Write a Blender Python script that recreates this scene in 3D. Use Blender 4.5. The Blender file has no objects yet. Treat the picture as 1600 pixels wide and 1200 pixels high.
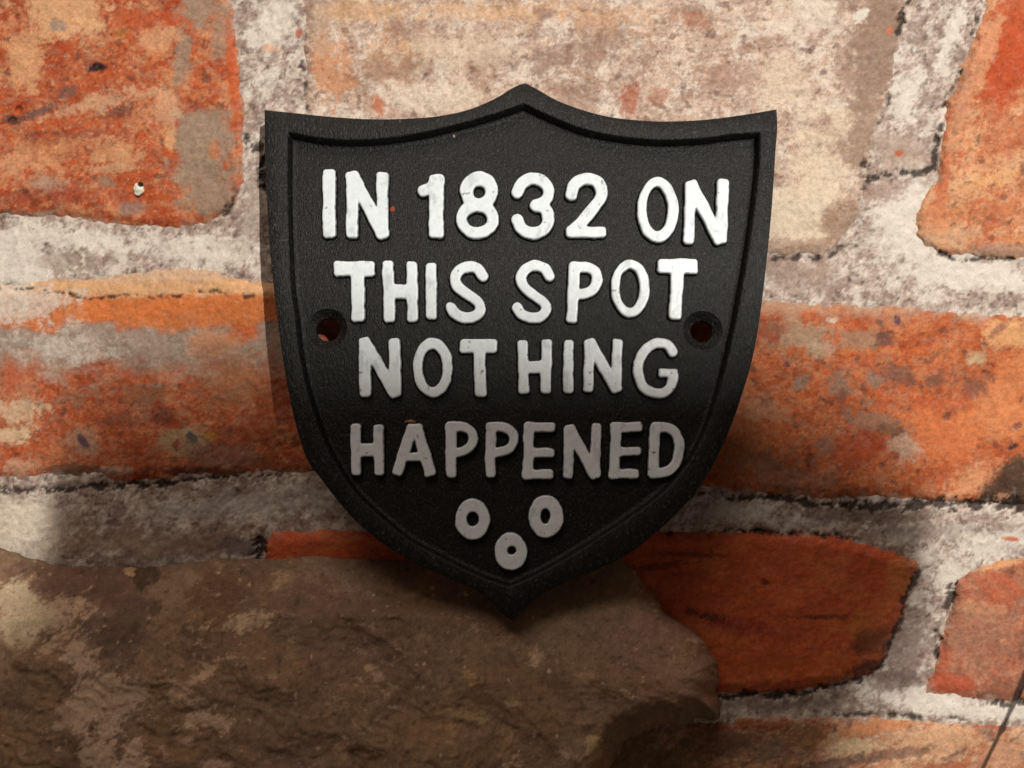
import bpy, math, random
import numpy as np
from mathutils import Vector, Matrix
from mathutils.geometry import delaunay_2d_cdt

random.seed(3)
SC = bpy.context.scene
COL = SC.collection

# ---------------------------------------------------------------- scale, camera, light
S = 0.0002                     # metres per photo pixel on the wall plane
FPX = 1244.4                   # focal length in photo pixels (28 mm lens on a 36 mm frame)
D = FPX * S                    # camera to wall

cam_d = bpy.data.cameras.new('camera'); cam = bpy.data.objects.new('camera', cam_d); COL.objects.link(cam)
cam.location = (0, -D, 0); cam.rotation_euler = (math.radians(90), 0, 0)
cam_d.lens = 28; cam_d.sensor_width = 36; cam_d.clip_start = 0.005; cam_d.clip_end = 50
cam_d.dof.use_dof = True; cam_d.dof.focus_distance = D - 0.017; cam_d.dof.aperture_fstop = 10
SC.camera = cam

w = bpy.data.worlds.new('World'); SC.world = w; w.use_nodes = True
wb = w.node_tree.nodes['Background']
wb.inputs[0].default_value = (1.0, 0.78, 0.60, 1); wb.inputs[1].default_value = 0.07

LAMP = Vector((0.44, -1.05, 0.36))
def area(name, loc, target, sx, sy, power, color):
    l = bpy.data.lights.new(name, 'AREA'); l.shape = 'RECTANGLE'; l.size = sx; l.size_y = sy
    l.energy = power; l.color = color
    o = bpy.data.objects.new(name, l); COL.objects.link(o); o.location = loc
    o.rotation_euler = (Vector(target) - Vector(loc)).to_track_quat('-Z', 'Y').to_euler()
    return o
area('key_lamp', LAMP, (0, 0, 0), 0.010, 0.060, 12.8, (1.0, 0.955, 0.89))
area('fill_light', (-0.35, -0.8, 1.5), (0, 0, 0), 0.8, 0.8, 8.6, (1.0, 0.85, 0.74))  # added soft fill from above, standing in for bounced room light

SC.view_settings.view_transform = 'Standard'; SC.view_settings.look = 'None'
SC.view_settings.exposure = 0.0; SC.view_settings.gamma = 1.0

# ---------------------------------------------------------------- numeric helpers
def lin(c):
    c = np.asarray(c, float) / 255.0
    return np.where(c <= 0.04045, c / 12.92, ((c + 0.055) / 1.055) ** 2.4)

def _hash(ix, iy, seed):
    n = (ix.astype(np.int64) * 374761393 + iy.astype(np.int64) * 668265263 + seed * 974711) & 0xFFFFFFFF
    n = ((n ^ (n >> 13)) * 1274126177) & 0xFFFFFFFF
    n = n ^ (n >> 16)
    n = (n * 2246822519) & 0xFFFFFFFF
    return (n ^ (n >> 15)) & 0xFFFFFFFF

def perlin(x, y, seed):
    x0 = np.floor(x); y0 = np.floor(y); fx = x - x0; fy = y - y0
    ux = fx**3 * (fx * (fx * 6 - 15) + 10); uy = fy**3 * (fy * (fy * 6 - 15) + 10)
    def g(dx, dy):
        a = _hash(x0 + dx, y0 + dy, seed) * (2 * math.pi / 4294967296.0)
        return np.cos(a) * (fx - dx) + np.sin(a) * (fy - dy)
    a = g(0, 0); b = g(1, 0); c = g(0, 1); d = g(1, 1)
    return (a + ux * (b - a)) * (1 - uy) + (c + ux * (d - c)) * uy

def fbm(x, y, scale, seed, octv=4, sy=1.0, gain=0.5):
    """0..1, mean 0.5; scale is the size in px of the largest lumps, sy stretches them in y"""
    t = 0.0; a = 1.0; n = 0.0; f = 1.0 / scale
    for k in range(octv):
        t = t + a * perlin(x * f + 17.3 * k, y * f * sy + 9.1 * k, seed + 31 * k)
        n += a; a *= gain; f *= 2.03
    return 0.5 + t / n * 0.95

def ss(a, b, x):
    t = np.clip((x - a) / (b - a), 0, 1)
    return t * t * (3 - 2 * t)

def seg_dist(x, y, pts):
    d = np.full(x.shape, 1e9)
    for (ax, ay), (bx, by) in zip(pts[:-1], pts[1:]):
        dx, dy = bx - ax, by - ay; L2 = dx * dx + dy * dy + 1e-9
        t = np.clip(((x - ax) * dx + (y - ay) * dy) / L2, 0, 1)
        d = np.minimum(d, np.hypot(x - ax - t * dx, y - ay - t * dy))
    return d

def poly_sdf(x, y, poly):
    """positive inside"""
    d = seg_dist(x, y, poly + [poly[0]])
    ins = np.zeros(x.shape, bool)
    n = len(poly)
    for i in range(n):
        (ax, ay), (bx, by) = poly[i], poly[(i + 1) % n]
        if ay == by: continue
        c = ((ay > y) != (by > y)) & (x < (bx - ax) * (y - ay) / (by - ay) + ax)
        ins ^= c
    return np.where(ins, d, -d)

def smooth_poly(pts, corners=(), n_per=6, closed=True):
    """Catmull-Rom through traced points; the listed indices stay sharp"""
    out = []; N = len(pts)
    rng = range(N) if closed else range(N - 1)
    for i in rng:
        p1 = np.array(pts[i], float); p2 = np.array(pts[(i + 1) % N], float)
        p0 = np.array(pts[(i - 1) % N] if (closed or i > 0) else pts[i], float)
        p3 = np.array(pts[(i + 2) % N] if (closed or i + 2 < N) else pts[i + 1], float)
        if i in corners: p0 = p1 - (p2 - p1) * 0.5
        if (i + 1) % N in corners: p3 = p2 + (p2 - p1) * 0.5
        m1 = (p2 - p0) / 2; m2 = (p3 - p1) / 2
        for k in range(n_per):
            t = k / n_per
            out.append(tuple((2*t**3-3*t*t+1)*p1 + (t**3-2*t*t+t)*m1 + (-2*t**3+3*t*t)*p2 + (t**3-t*t)*m2))
    if not closed: out.append(tuple(pts[-1]))
    return out

def W(px, py, h):
    """photo pixel at height h in front of the wall plane -> world"""
    k = (D - h) / D
    return (px - 800) * S * k, -h + 0 * px, (600 - py) * S * k

def axis(lo, hi, step, flo=-20, fhi=1620, coarse=14):
    """grid line positions: fine inside the frame, coarse outside"""
    a = [lo]
    while a[-1] < hi:
        a.append(a[-1] + (step if flo <= a[-1] <= fhi else coarse))
    return np.array(a)

def cut_grid(xs, ys, dfun):
    """triangulated grid clipped to d > 0; returns x, y, d, tris"""
    X, Y = np.meshgrid(xs, ys); d = dfun(X, Y)
    ny, nx = X.shape
    x = X.ravel(); y = Y.ravel(); dd = d.ravel()
    dd = np.where(np.abs(dd) < 1e-6, 1e-6, dd)
    idx = np.arange(nx * ny).reshape(ny, nx)
    a = idx[:-1, :-1].ravel(); b = idx[:-1, 1:].ravel(); c = idx[1:, :-1].ravel(); e = idx[1:, 1:].ravel()
    tris = np.concatenate([np.stack([a, c, b], 1), np.stack([b, c, e], 1)])
    s = dd > 0; cnt = s[tris].sum(1)
    full = tris[cnt == 3]; mixed = tris[(cnt > 0) & (cnt < 3)]
    ex = []; ey = []; cache = {}; new = []; n0 = len(x)
    def cutv(p, q):
        k = (p, q) if p < q else (q, p)
        if k not in cache:
            t = dd[p] / (dd[p] - dd[q])
            ex.append(x[p] + t * (x[q] - x[p])); ey.append(y[p] + t * (y[q] - y[p]))
            cache[k] = n0 + len(ex) - 1
        return cache[k]
    for t in mixed.tolist():
        ins = [v for v in t if s[v]]
        if len(ins) == 1:
            i = t.index(ins[0]); p, q, r = t[i], t[(i+1) % 3], t[(i+2) % 3]
            new.append((p, cutv(p, q), cutv(p, r)))
        else:
            i = [k for k in range(3) if not s[t[k]]][0]; p, q, r = t[i], t[(i+1) % 3], t[(i+2) % 3]
            u = cutv(p, q); v = cutv(p, r)
            new.append((q, r, u)); new.append((r, v, u))
    T = np.concatenate([full, np.array(new, int).reshape(-1, 3)])
    x = np.concatenate([x, ex]); y = np.concatenate([y, ey]); dd = np.concatenate([dd, np.zeros(len(ex))])
    used = np.unique(T); mp = np.full(len(x), -1); mp[used] = np.arange(len(used))
    return x[used], y[used], dd[used], mp[T]

def link(name, me, mat, parent=None):
    o = bpy.data.objects.new(name, me); COL.objects.link(o)
    if mat: me.materials.append(mat)
    if parent: o.parent = parent
    return o

def tri_mesh(name, co, tris, col=None, smooth=True):
    me = bpy.data.meshes.new(name)
    n = len(co); m = len(tris)
    me.vertices.add(n); me.vertices.foreach_set('co', np.asarray(co, np.float32).ravel())
    me.loops.add(m * 3); me.loops.foreach_set('vertex_index', np.asarray(tris, np.int32).ravel())
    me.polygons.add(m); me.polygons.foreach_set('loop_start', np.arange(0, m * 3, 3, dtype=np.int32))
    if smooth: me.polygons.foreach_set('use_smooth', np.ones(m, bool))
    me.update(calc_edges=True); me.validate()
    if col is not None:
        at = me.color_attributes.new('Col', 'FLOAT_COLOR', 'POINT')
        c = np.ones((n, 4), np.float32); c[:, :col.shape[1]] = col
        at.data.foreach_set('color', c.ravel())
    return me

def tag(o, label=None, category=None, group=None, kind=None):
    for k, v in (('label', label), ('category', category), ('group', group), ('kind', kind)):
        if v: o[k] = v
    return o

def empty(name, loc=(0, 0, 0), rot=(0, 0, 0)):
    o = bpy.data.objects.new(name, None); COL.objects.link(o); o.location = loc; o.rotation_euler = rot
    o.empty_display_size = 0.01
    return o

# ---------------------------------------------------------------- materials
def mat_new(name):
    m = bpy.data.materials.new(name); m.use_nodes = True
    nt = m.node_tree; b = nt.nodes['Principled BSDF']
    return m, nt, b
def node(nt, typ, **kw):
    n = nt.nodes.new(typ)
    for k, v in kw.items():
        if k in n.inputs: n.inputs[k].default_value = v
        else: setattr(n, k, v)
    return n
def noise(nt, vec, scale, detail=4, rough=0.6):
    n = node(nt, 'ShaderNodeTexNoise'); n.inputs['Scale'].default_value = scale
    n.inputs['Detail'].default_value = detail; n.inputs['Roughness'].default_value = rough
    nt.links.new(vec, n.inputs['Vector']); return n
def ramp(nt, fac, stops):
    r = node(nt, 'ShaderNodeValToRGB'); e = r.color_ramp.elements
    while len(e) < len(stops): e.new(0.5)
    for el, (p, c) in zip(e, stops):
        el.position = p; el.color = (*([c] * 3 if np.isscalar(c) else c), 1)
    nt.links.new(fac, r.inputs[0]); return r
def mult(nt, a, b, fac=1.0):
    m = node(nt, 'ShaderNodeMix', data_type='RGBA', blend_type='MULTIPLY'); m.inputs[0].default_value = fac
    nt.links.new(a, m.inputs[6]); nt.links.new(b, m.inputs[7]); return m.outputs[2]
def bump(nt, b, h, strength, dist, prev=None):
    n = node(nt, 'ShaderNodeBump'); n.inputs['Strength'].default_value = strength; n.inputs['Distance'].default_value = dist
    nt.links.new(h, n.inputs['Height'])
    if prev is not None: nt.links.new(prev, n.inputs['Normal'])
    nt.links.new(n.outputs[0], b.inputs['Normal']); return n.outputs[0]

def masonry(name, grain=0.35, spec=0.25, rough=0.72, bstr=0.5):
    """colour from the surface's own mottling, fine grain and pores from noise"""
    m, nt, b = mat_new(name)
    at = node(nt, 'ShaderNodeAttribute', attribute_name='Col'); tc = node(nt, 'ShaderNodeTexCoord')
    v = tc.outputs['Object']
    n1 = noise(nt, v, 1900, 4, 0.75); n2 = noise(nt, v, 420, 4, 0.7)
    r1 = ramp(nt, n1.outputs[0], [(0.25, 1 - grain), (0.52, 1.0), (0.78, 1 + grain * 0.7)])
    r2 = ramp(nt, n2.outputs[0], [(0.3, 1 - grain * 0.5), (0.7, 1 + grain * 0.4)])
    n3 = noise(nt, v, 1000, 6, 0.85)
    r3 = ramp(nt, n3.outputs[0], [(0.35, 0.74), (0.44, 0.98), (0.57, 1.0), (0.67, 1.22)])
    c = mult(nt, mult(nt, mult(nt, at.outputs['Color'], r1.outputs[0]), r2.outputs[0]), r3.outputs[0])
    nt.links.new(c, b.inputs['Base Color'])
    b.inputs['Roughness'].default_value = rough; b.inputs['Specular IOR Level'].default_value = spec
    p = bump(nt, b, n2.outputs[0], bstr, 0.0006)
    bump(nt, b, n1.outputs[0], bstr, 0.0003, p)
    return m

M_BRICK = masonry('weathered_brick', grain=0.20)
M_RED = masonry('smooth_red_brick', grain=0.22, bstr=0.3)
M_MORTAR = masonry('lime_mortar', grain=0.19)
M_STONE = masonry('brown_stone', grain=0.30, spec=0.15, rough=0.85, bstr=0.5)

def black_paint():
    m, nt, b = mat_new('black_cast_iron_paint')
    tc = node(nt, 'ShaderNodeTexCoord'); v = tc.outputs['Object']
    mp = node(nt, 'ShaderNodeMapping'); mp.inputs['Scale'].default_value = (1.0, 0.45, 1.0); nt.links.new(v, mp.inputs[0])
    n1 = noise(nt, mp.outputs[0], 2300, 3, 0.6); n2 = noise(nt, v, 70, 3, 0.5)
    n3 = noise(nt, mp.outputs[0], 900, 2, 0.5)
    r = ramp(nt, n1.outputs[0], [(0.42, (0.0025, 0.0023, 0.002)), (0.57, (0.006, 0.0056, 0.005)), (0.63, (0.018, 0.017, 0.0155)), (0.74, (0.10, 0.095, 0.085))])
    nt.links.new(r.outputs[0], b.inputs['Base Color'])
    rr = ramp(nt, n3.outputs[0], [(0.3, 0.42), (0.7, 0.56)]); nt.links.new(rr.outputs[0], b.inputs['Roughness'])
    b.inputs['Specular IOR Level'].default_value = 0.34
    p = bump(nt, b, n2.outputs[0], 0.25, 0.002)
    p = bump(nt, b, n3.outputs[0], 0.55, 0.0004, p)
    bump(nt, b, n1.outputs[0], 0.9, 0.00035, p)
    return m
M_BLACK = black_paint()

def letter_paint():
    m, nt, b = mat_new('white_letter_paint')
    at = node(nt, 'ShaderNodeAttribute', attribute_name='Col'); tc = node(nt, 'ShaderNodeTexCoord')
    n1 = noise(nt, tc.outputs['Object'], 500, 3, 0.6)
    r = ramp(nt, n1.outputs[0], [(0.3, 0.90), (0.6, 1.0)])
    nt.links.new(mult(nt, at.outputs['Color'], r.outputs[0]), b.inputs['Base Color'])
    b.inputs['Roughness'].default_value = 0.32; b.inputs['Specular IOR Level'].default_value = 0.5
    bump(nt, b, n1.outputs[0], 0.25, 0.0004)
    return m
M_WHITE = letter_paint()

def plain(name, color, rough=0.7):
    m, nt, b = mat_new(name)
    tc = node(nt, 'ShaderNodeTexCoord'); n1 = noise(nt, tc.outputs['Object'], 300, 3)
    r = ramp(nt, n1.outputs[0], [(0.3, tuple(0.8 * np.array(color))), (0.7, tuple(color))])
    nt.links.new(r.outputs[0], b.inputs['Base Color']); b.inputs['Roughness'].default_value = rough
    return m

# ---------------------------------------------------------------- colouring of masonry (albedo only)
def lerp(c, m, col):
    return c + (lin(col) - c) * m[:, None]

SOFT = [1.26, 0.62]
GRAIN = [1.0, 0.0, 1.0]      # cos, sin and stretch of the patch edges' grain
def blob(x, y, cx, cy, rx, ry, seed, ang=0.0, rag=0.55):
    """ragged-edged patch mask"""
    ca, sa = math.cos(math.radians(ang)), math.sin(math.radians(ang))
    dx, dy = x - cx, y - cy
    u = (dx * ca + dy * sa) / rx; v = (-dx * sa + dy * ca) / ry
    r = np.sqrt(u * u + v * v)
    near = r < 2.2
    m = np.zeros(x.shape)
    if near.any():
        xx, yy = x[near], y[near]
        gx = (xx * GRAIN[0] - yy * GRAIN[1]) * GRAIN[2]; gy = xx * GRAIN[1] + yy * GRAIN[0]
        n = fbm(gx, gy, max(9, min(rx, ry) * 1.3), seed, 6, gain=0.78) - 0.5
        m[near] = ss(SOFT[0], SOFT[1], r[near] + n * rag * 4.2)
    return m

CRACKS = [
    ([(385,212),(392,238),(405,228),(412,245),(408,275),(398,287),(412,295)], 12),
    ([(367,303),(356,328),(349,336)], 5), ([(352,318),(346,330)], 4),
    ([(470,75),(476,110),(478,150),(480,172)], 4),
    ([(1426,-8),(1411,25),(1402,50)], 7), ([(1390,150),(1382,180),(1375,197)], 5),
    ([(1352,258),(1356,285),(1374,275),(1402,270),(1440,270),(1458,262),(1462,235),(1468,198)], 10),
    ([(1353,286),(1340,305),(1334,345)], 3), ([(1525,28),(1521,52)], 7), ([(1500,110),(1488,135),(1472,165)], 4),
    ([(1205,405),(1240,403),(1277,405)], 6), ([(1298,400),(1316,383)], 4),
    ([(1466,395),(1485,404),(1503,410),(1540,402),(1582,406)], 5), ([(1500,408),(1503,412)], 9),
    ([(-20,770),(40,763),(90,765),(130,757),(180,762),(210,756),(255,755)], 10), ([(255,754),(330,747),(345,745)], 6), ([(345,745),(440,740)], 4),
    ([(1085,770),(1150,777),(1240,781),(1300,792)], 9), ([(1300,792),(1400,789),(1500,786),(1620,795)], 15),
    ([(1432,893),(1411,950),(1391,1000),(1376,1042),(1335,1064),(1250,1083),(1110,1088)], 8),
    ([(1494,908),(1484,930),(1478,948)], 13), ([(1470,1000),(1456,984),(1466,1012),(1461,1030)], 5),
    ([(1522,1092),(1560,1099),(1610,1102)], 10), ([(1308,1118),(1380,1116),(1440,1122)], 5), ([(1488,1121),(1512,1126)], 5),
    ([(-20,455),(60,453),(130,465),(200,461),(262,463),(330,455),(400,463)], 3.5),
    ([(395,866),(412,845),(404,872)], 14), ([(1040,829),(1200,831),(1300,836),(1345,848)], 5),
]
SEAM = [(1612,1030),(1598,1065),(1583,1100),(1566,1138),(1548,1174),(1520,1232)]
_crk = None
def cracks(x, y):
    m = np.zeros(x.shape)
    jx = (fbm(x, y, 34, 501, 4) - 0.5) * 14; jy = (fbm(x, y, 34, 502, 4) - 0.5) * 14
    jx = jx + (fbm(x, y, 9, 504, 3) - 0.5) * 6; jy = jy + (fbm(x, y, 9, 505, 3) - 0.5) * 6
    wv = fbm(x, y, 24, 503, 5, 1.0, 0.75)
    for k, (pts, wd) in enumerate(CRACKS):
        p = np.array(pts); near = (x > p[:,0].min()-40) & (x < p[:,0].max()+40) & (y > p[:,1].min()-40) & (y < p[:,1].max()+40)
        if not near.any(): continue
        d = seg_dist(x[near] + jx[near], y[near] + jy[near], pts)
        r = wd * 0.5 * (5.0 * wv[near] - 1.75)
        m[near] = np.maximum(m[near], ss(r + 2.6, r - 2.2, d) * ss(0.4, 2.0, r))
    near = (x > 1480) & (y > 1000)
    if near.any():
        d = seg_dist(x[near], y[near], SEAM); r = 2.2 + 2.5 * ss(1130, 1085, y[near]) + 2.0 * ss(9, 3, np.abs(y[near] - 1138))
        m[near] = np.maximum(m[near], ss(r + 1.8, r - 1.0, d))
    return m

def patches(c, x, y, lst, seed):
    for k, p in enumerate(lst):
        cx, cy, rx, ry, ang, col, st = p[:7]
        c = lerp(c, blob(x, y, cx, cy, rx, ry, seed + k, ang, p[7] if len(p) > 7 else 0.55) * st, col)
    return c

def finish(c, x, y, m, dark=(46, 36, 31), amt=1.0):
    f = fbm(x, y, 8, 91, 3, 1.0, 0.9); g = fbm(x, y, 26, 92, 5, 1.3, 0.8); q = fbm(x, y, 13, 93, 4, 1.5, 0.85)
    c = c * (1 + amt * (0.80 * (f - 0.5) + 0.55 * (g - 0.5)))[:, None]
    up = ss(0.57, 0.70, fbm(x, y, 19, 94, 5, 1.4, 0.85))[:, None] * 0.45 * amt          # lime film
    c = c + (0.55 * c + 0.45 * lin((232, 214, 196)) - c) * up
    c = c * (1 - amt * 0.42 * ss(0.58, 0.70, q))[:, None]
    c = lerp(c, m * 0.88, dark)
    c = c / np.maximum(1.0, c.max(1) / 0.82)[:, None]
    return np.clip(c, 0.003, 0.85)

def mottle(x, y, base, light, deep, grey, seed, s=70, sy=1.4, wl=0.5, wd=0.45, wg=0.3):
    wx = x + (fbm(x, y, s, seed + 90, 4) - 0.5) * s * 1.1; wy = y + (fbm(x, y, s, seed + 91, 4) - 0.5) * s * 1.1
    c = np.tile(lin(base), (len(x), 1))
    c = lerp(c, ss(0.38, 0.74, fbm(wx, wy, s, seed + 1, 6, sy, 0.7)) * wd * 1.7, deep)
    c = lerp(c, np.clip(ss(0.44, 0.72, fbm(wx, wy, s * 0.8, seed + 2, 6, sy, 0.7)) * wl * 1.7, 0, 1), light)
    c = lerp(c, np.clip(ss(0.50, 0.72, fbm(wx, wy, s * 0.7, seed + 3, 6, sy, 0.68)) * wg * 1.9, 0, 1), grey)
    reg = fbm(x, y, 60, seed + 12, 3)
    g = fbm(x, y, 17, seed + 6, 4, 1.3, 0.85)
    c = lerp(c, ss(0.55, 0.66, g + (reg - 0.5) * 0.5) * 0.6, deep)
    c = lerp(c, ss(0.56, 0.68, fbm(x, y, 15, seed + 7, 4, 1.3, 0.85) + (0.5 - reg) * 0.5) * 0.6, light)
    k = fbm(x + y * 0.4, y, 30, seed + 8, 4, 2.4, 0.8)
    c = lerp(c, ss(0.57, 0.70, k) * 0.45, grey)
    dk = fbm(x, y, 12, seed + 9, 3, 1.4, 0.8)
    c = lerp(c, ss(0.66, 0.76, dk) * 0.5, tuple(0.55 * np.array(deep)))
    pits = ss(0.735, 0.79, fbm(x, y, 22, seed + 5, 2))
    c = lerp(c, pits * 0.55, (96, 64, 52))
    return c

# ---------------------------------------------------------------- the wall
wall = empty('brick_wall', (0, 0, -0.18))
tag(wall, 'old orange and peach brick wall with wide whitewashed mortar joints behind the shield', 'wall')

def col_mortar(x, y):
    c = mottle(x, y, (184, 160, 146), (238, 224, 208), (150, 126, 116), (162, 140, 132), 800, 55, 1.3, 0.55, 0.4, 0.3)
    c = lerp(c, ss(0.52, 0.66, fbm(x + y * 0.5, y, 34, 811, 4, 1.0, 0.65)) * 0.6, (247,236,222))
    c = lerp(c, ss(0.58, 0.74, fbm(x, y, 13, 815, 4, 1.2, 0.8)) * 0.6, (124, 106, 98))
    c = lerp(c, ss(0.74, 0.80, fbm(x, y, 11, 816, 2)) * 0.7, (84, 68, 60))
    wp = (246, 236, 222)
    c = patches(c, x, y, [
        (1430,345,70,60,-30,wp,1.0,0.5),(1510,428,125,28,6,wp,1.0,0.55),(1415,150,22,55,15,wp,0.8,0.9),(1485,60,12,50,18,wp,0.9,0.8),
        (35,420,70,28,0,wp,1.0,0.6),(10,395,50,40,0,wp,1.0),(120,374,90,18,6,wp,0.9,0.7),(110,408,60,16,0,(176,156,142),0.7),(330,400,60,26,-8,wp,0.6,0.9),(270,385,50,16,0,wp,0.6,0.9),
        (425,40,34,40,0,wp,0.75,0.8),(420,130,18,30,0,wp,0.6,0.9),(30,820,80,55,0,(226,212,192),0.9,0.5),(70,860,40,22,0,(218,204,184),0.85),
        (1440,1095,80,22,3,wp,0.95,0.7),(1570,1112,90,14,3,wp,0.95,0.6),(1160,800,60,16,0,(228,218,212),0.7,0.9),(1270,815,50,12,0,(215,205,198),0.6,0.9),
        (1560,848,70,18,-8,(238,228,214),0.85,0.7),(1480,890,30,30,-40,(232,222,208),0.8,0.8),
        (290,800,60,14,0,(220,212,206),0.6,0.9),(390,790,60,20,0,(214,206,200),0.6,0.9),(500,780,60,20,0,(214,206,200),0.5,0.9),
        (1420,1010,28,60,22,(150,128,120),0.75),(1400,1065,40,20,0,(126,106,98),0.7),(1240,1100,140,12,0,(130,108,98),0.6),
        (210,850,120,24,3,(168,142,124),0.7,0.8),(330,848,80,18,3,(158,130,112),0.65,0.8),(372,852,36,14,0,(110,98,98),0.6),
        (1350,805,110,14,3,(120,100,88),0.8),(1450,830,90,14,0,(165,148,138),0.6),
        (1410,235,40,30,5,(190,164,148),0.75),(1405,240,7,6,0,(205,105,60),0.9,0.3),(1580,842,14,4,4,(200,95,50),0.9,0.3),
        (420,75,12,6,0,(225,165,120),0.7),(468,52,5,8,0,(190,85,50),0.8),(1380,300,40,14,0,(182,155,140),0.8),
        (395,330,18,60,8,(172,152,138),0.6),(120,400,20,17,0,(170,150,138),0.8,0.3),
        (1250,430,60,26,0,(176,150,134),0.7),(1200,415,50,20,0,(170,145,130),0.7)], 830)
    return c

def relief_mortar(x, y, m):
    return 0.0004 + (fbm(x, y, 60, 860, 4) - 0.5) * 0.0016 + (fbm(x, y, 12, 861, 3) - 0.5) * 0.0005 - 0.0008 * m

def build_mortar():
    xs = axis(-620, 2220, 2.6); ys = axis(-420, 1720, 2.6, -20, 1220)
    x, y, d, T = cut_grid(xs, ys, lambda X, Y: np.ones_like(X))
    m = cracks(x, y)
    h = relief_mortar(x, y, m)
    for poly in BRICKS:
        p = np.array(poly); near = (x > p[:,0].min()) & (x < p[:,0].max()) & (y > p[:,1].min()) & (y < p[:,1].max())
        h[near] -= 0.004 * ss(8, 22, poly_sdf(x[near], y[near], poly))
    # the small glassy ring in the left joint stands proud, its glint painted pale
    r = np.hypot((x - 117) * 1.0, (y - 405) * 0.85) + (fbm(x, y, 9, 870, 3) - 0.5) * 12 + 30 * ss(0.55, 0.66, fbm(x, y, 14, 871, 2)); h = h + 0.0006 * ss(4, 1.5, np.abs(r - 13))
    c = finish(lerp(col_mortar(x, y), ss(4, 1, np.abs(r - 13)) * 0.8, (250, 240, 215)), x, y, m, amt=0.45)
    X, Y, Z = W(x, y, h)
    # close the slab: a thick back so that the wall is a solid
    link('mortar', tri_mesh('mortar', np.stack([X, Y, Z + 0.18], 1), T, c), M_MORTAR, wall)
    hx0, hx1, hz0, hz1 = (-620-800)*S, (2220-800)*S, (600-1720)*S, (600+420)*S
    v = [(a, b, e + 0.18) for b in (0.004, 0.10) for e in (hz0, hz1) for a in (hx0, hx1)]
    me = bpy.data.meshes.new('wall_core')
    me.from_pydata(v, [], [(0,1,3,2),(4,6,7,5),(0,4,5,1),(2,3,7,6),(0,2,6,4),(1,5,7,3)]); me.update()
    link('wall_core', me, plain('wall_core_mortar', (0.35, 0.30, 0.26)), wall)
def build_brick(poly, colf, seed, label=None, mat=None, face=0.0017, rough=0.0004, soft=26, rag=7.0, grow=7.0):
    BRICKS.append(poly)
    p = np.array(poly)
    xs = axis(p[:,0].min() - 12, p[:,0].max() + 14, 2.0); ys = axis(p[:,1].min() - 12, p[:,1].max() + 14, 2.0, -20, 1220)
    def df(X, Y):
        return (poly_sdf(X, Y, poly) + grow + (fbm(X, Y, 60, seed, 2) - 0.5) * rag * 1.6
                + (fbm(X, Y, 26, seed + 1, 4) - 0.5) * rag)
    x, y, d, T = cut_grid(xs, ys, df)
    m = cracks(x, y)
    e = ss(0, soft, d + (fbm(x, y, 14, seed + 2, 3) - 0.5) * 8)
    h = -0.0012 + (face + 0.0012) * e ** 0.5 + (fbm(x, y, 70, seed + 3, 4) - 0.5) * rough * 4.5 * e \
        + (fbm(x, y, 9, seed + 4, 3) - 0.5) * rough * 0.9 * e - 0.0007 * m
    for (cx, cy, r) in PITS:
        h = h - 0.0011 * ss(r, r * 0.4, np.hypot(x - cx, y - cy))
    c = colf(x, y, d)
    edge = ss(16, 0, d + (fbm(x, y, 30, seed + 6, 5, 1.0, 0.75) - 0.5) * 46)
    c = lerp(c, edge * (0.7 if mat is None else 0.25), (190, 166, 148))
    c = finish(c, x, y, m, amt=0.50 if mat is None else 0.4)
    X, Y, Z = W(x, y, h)
    o = link('brick', tri_mesh('brick', np.stack([X, Y, Z + 0.18], 1), T, c), mat or M_BRICK, wall)
    if label: o['label'] = label
    return o

BRICKS = []
PITS = [(151,108,12),(20,190,9),(30,172,8)]

def cA(x, y, d):
    c = mottle(x, y, (196,94,50), (224,158,110), (172,70,36), (176,136,110), 100, 80, 1.5, 0.40, 0.5, 0.20)
    g = (166,142,120)
    c = patches(c, x, y, [
        (310,225,46,62,8,g,0.95,0.5),(330,300,55,42,-8,(160,134,112),0.95,0.5),(285,90,15,45,8,g,0.85),(310,15,30,32,0,g,0.85),(345,50,16,50,8,(172,140,116),0.8),
        (100,20,70,40,0,(238,190,142),0.7,0.9),(35,90,30,45,0,(234,178,130),0.7,0.8),(250,60,26,26,0,(230,172,128),0.75),(160,160,70,14,-12,(222,178,140),0.6,0.9),
        (60,175,30,7,-25,(112,84,78),0.85),(105,145,22,10,-20,(120,88,80),0.75),(20,188,14,9,0,(84,60,54),0.85),(152,106,15,7,-8,(64,44,48),1.0,0.35),(88,40,14,9,20,(150,140,128),0.7),
        (190,50,12,9,0,(170,110,50),0.6),(185,175,25,9,-20,(120,72,62),0.7),(120,210,90,8,0,(146,62,44),0.55,0.9),(75,290,26,15,0,(186,154,132),0.8),
        (205,325,22,11,0,(150,124,110),0.8),(110,305,90,10,0,(170,74,48),0.6,0.9),(40,310,50,12,-5,(150,66,46),0.6,0.9),(30,255,40,22,0,(226,168,124),0.6,0.9),
        (170,235,40,20,0,(226,170,122),0.6,0.9),(260,165,22,30,0,(238,190,150),0.5),(230,30,60,14,0,(200,92,50),0.6),(363,110,8,75,-5,(206,96,50),0.8,0.4),
        (335,235,10,16,0,(206,120,70),0.6),(352,258,5,7,0,(200,90,50),0.8),(265,215,10,18,0,(240,180,124),0.7),(180,262,40,8,-4,(222,180,140),0.6),
        (40,335,80,6,0,(150,98,78),0.7),(165,285,16,9,0,(160,132,112),0.7),(38,298,9,4,0,(110,60,48),0.8)], 130)
    return c

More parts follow.
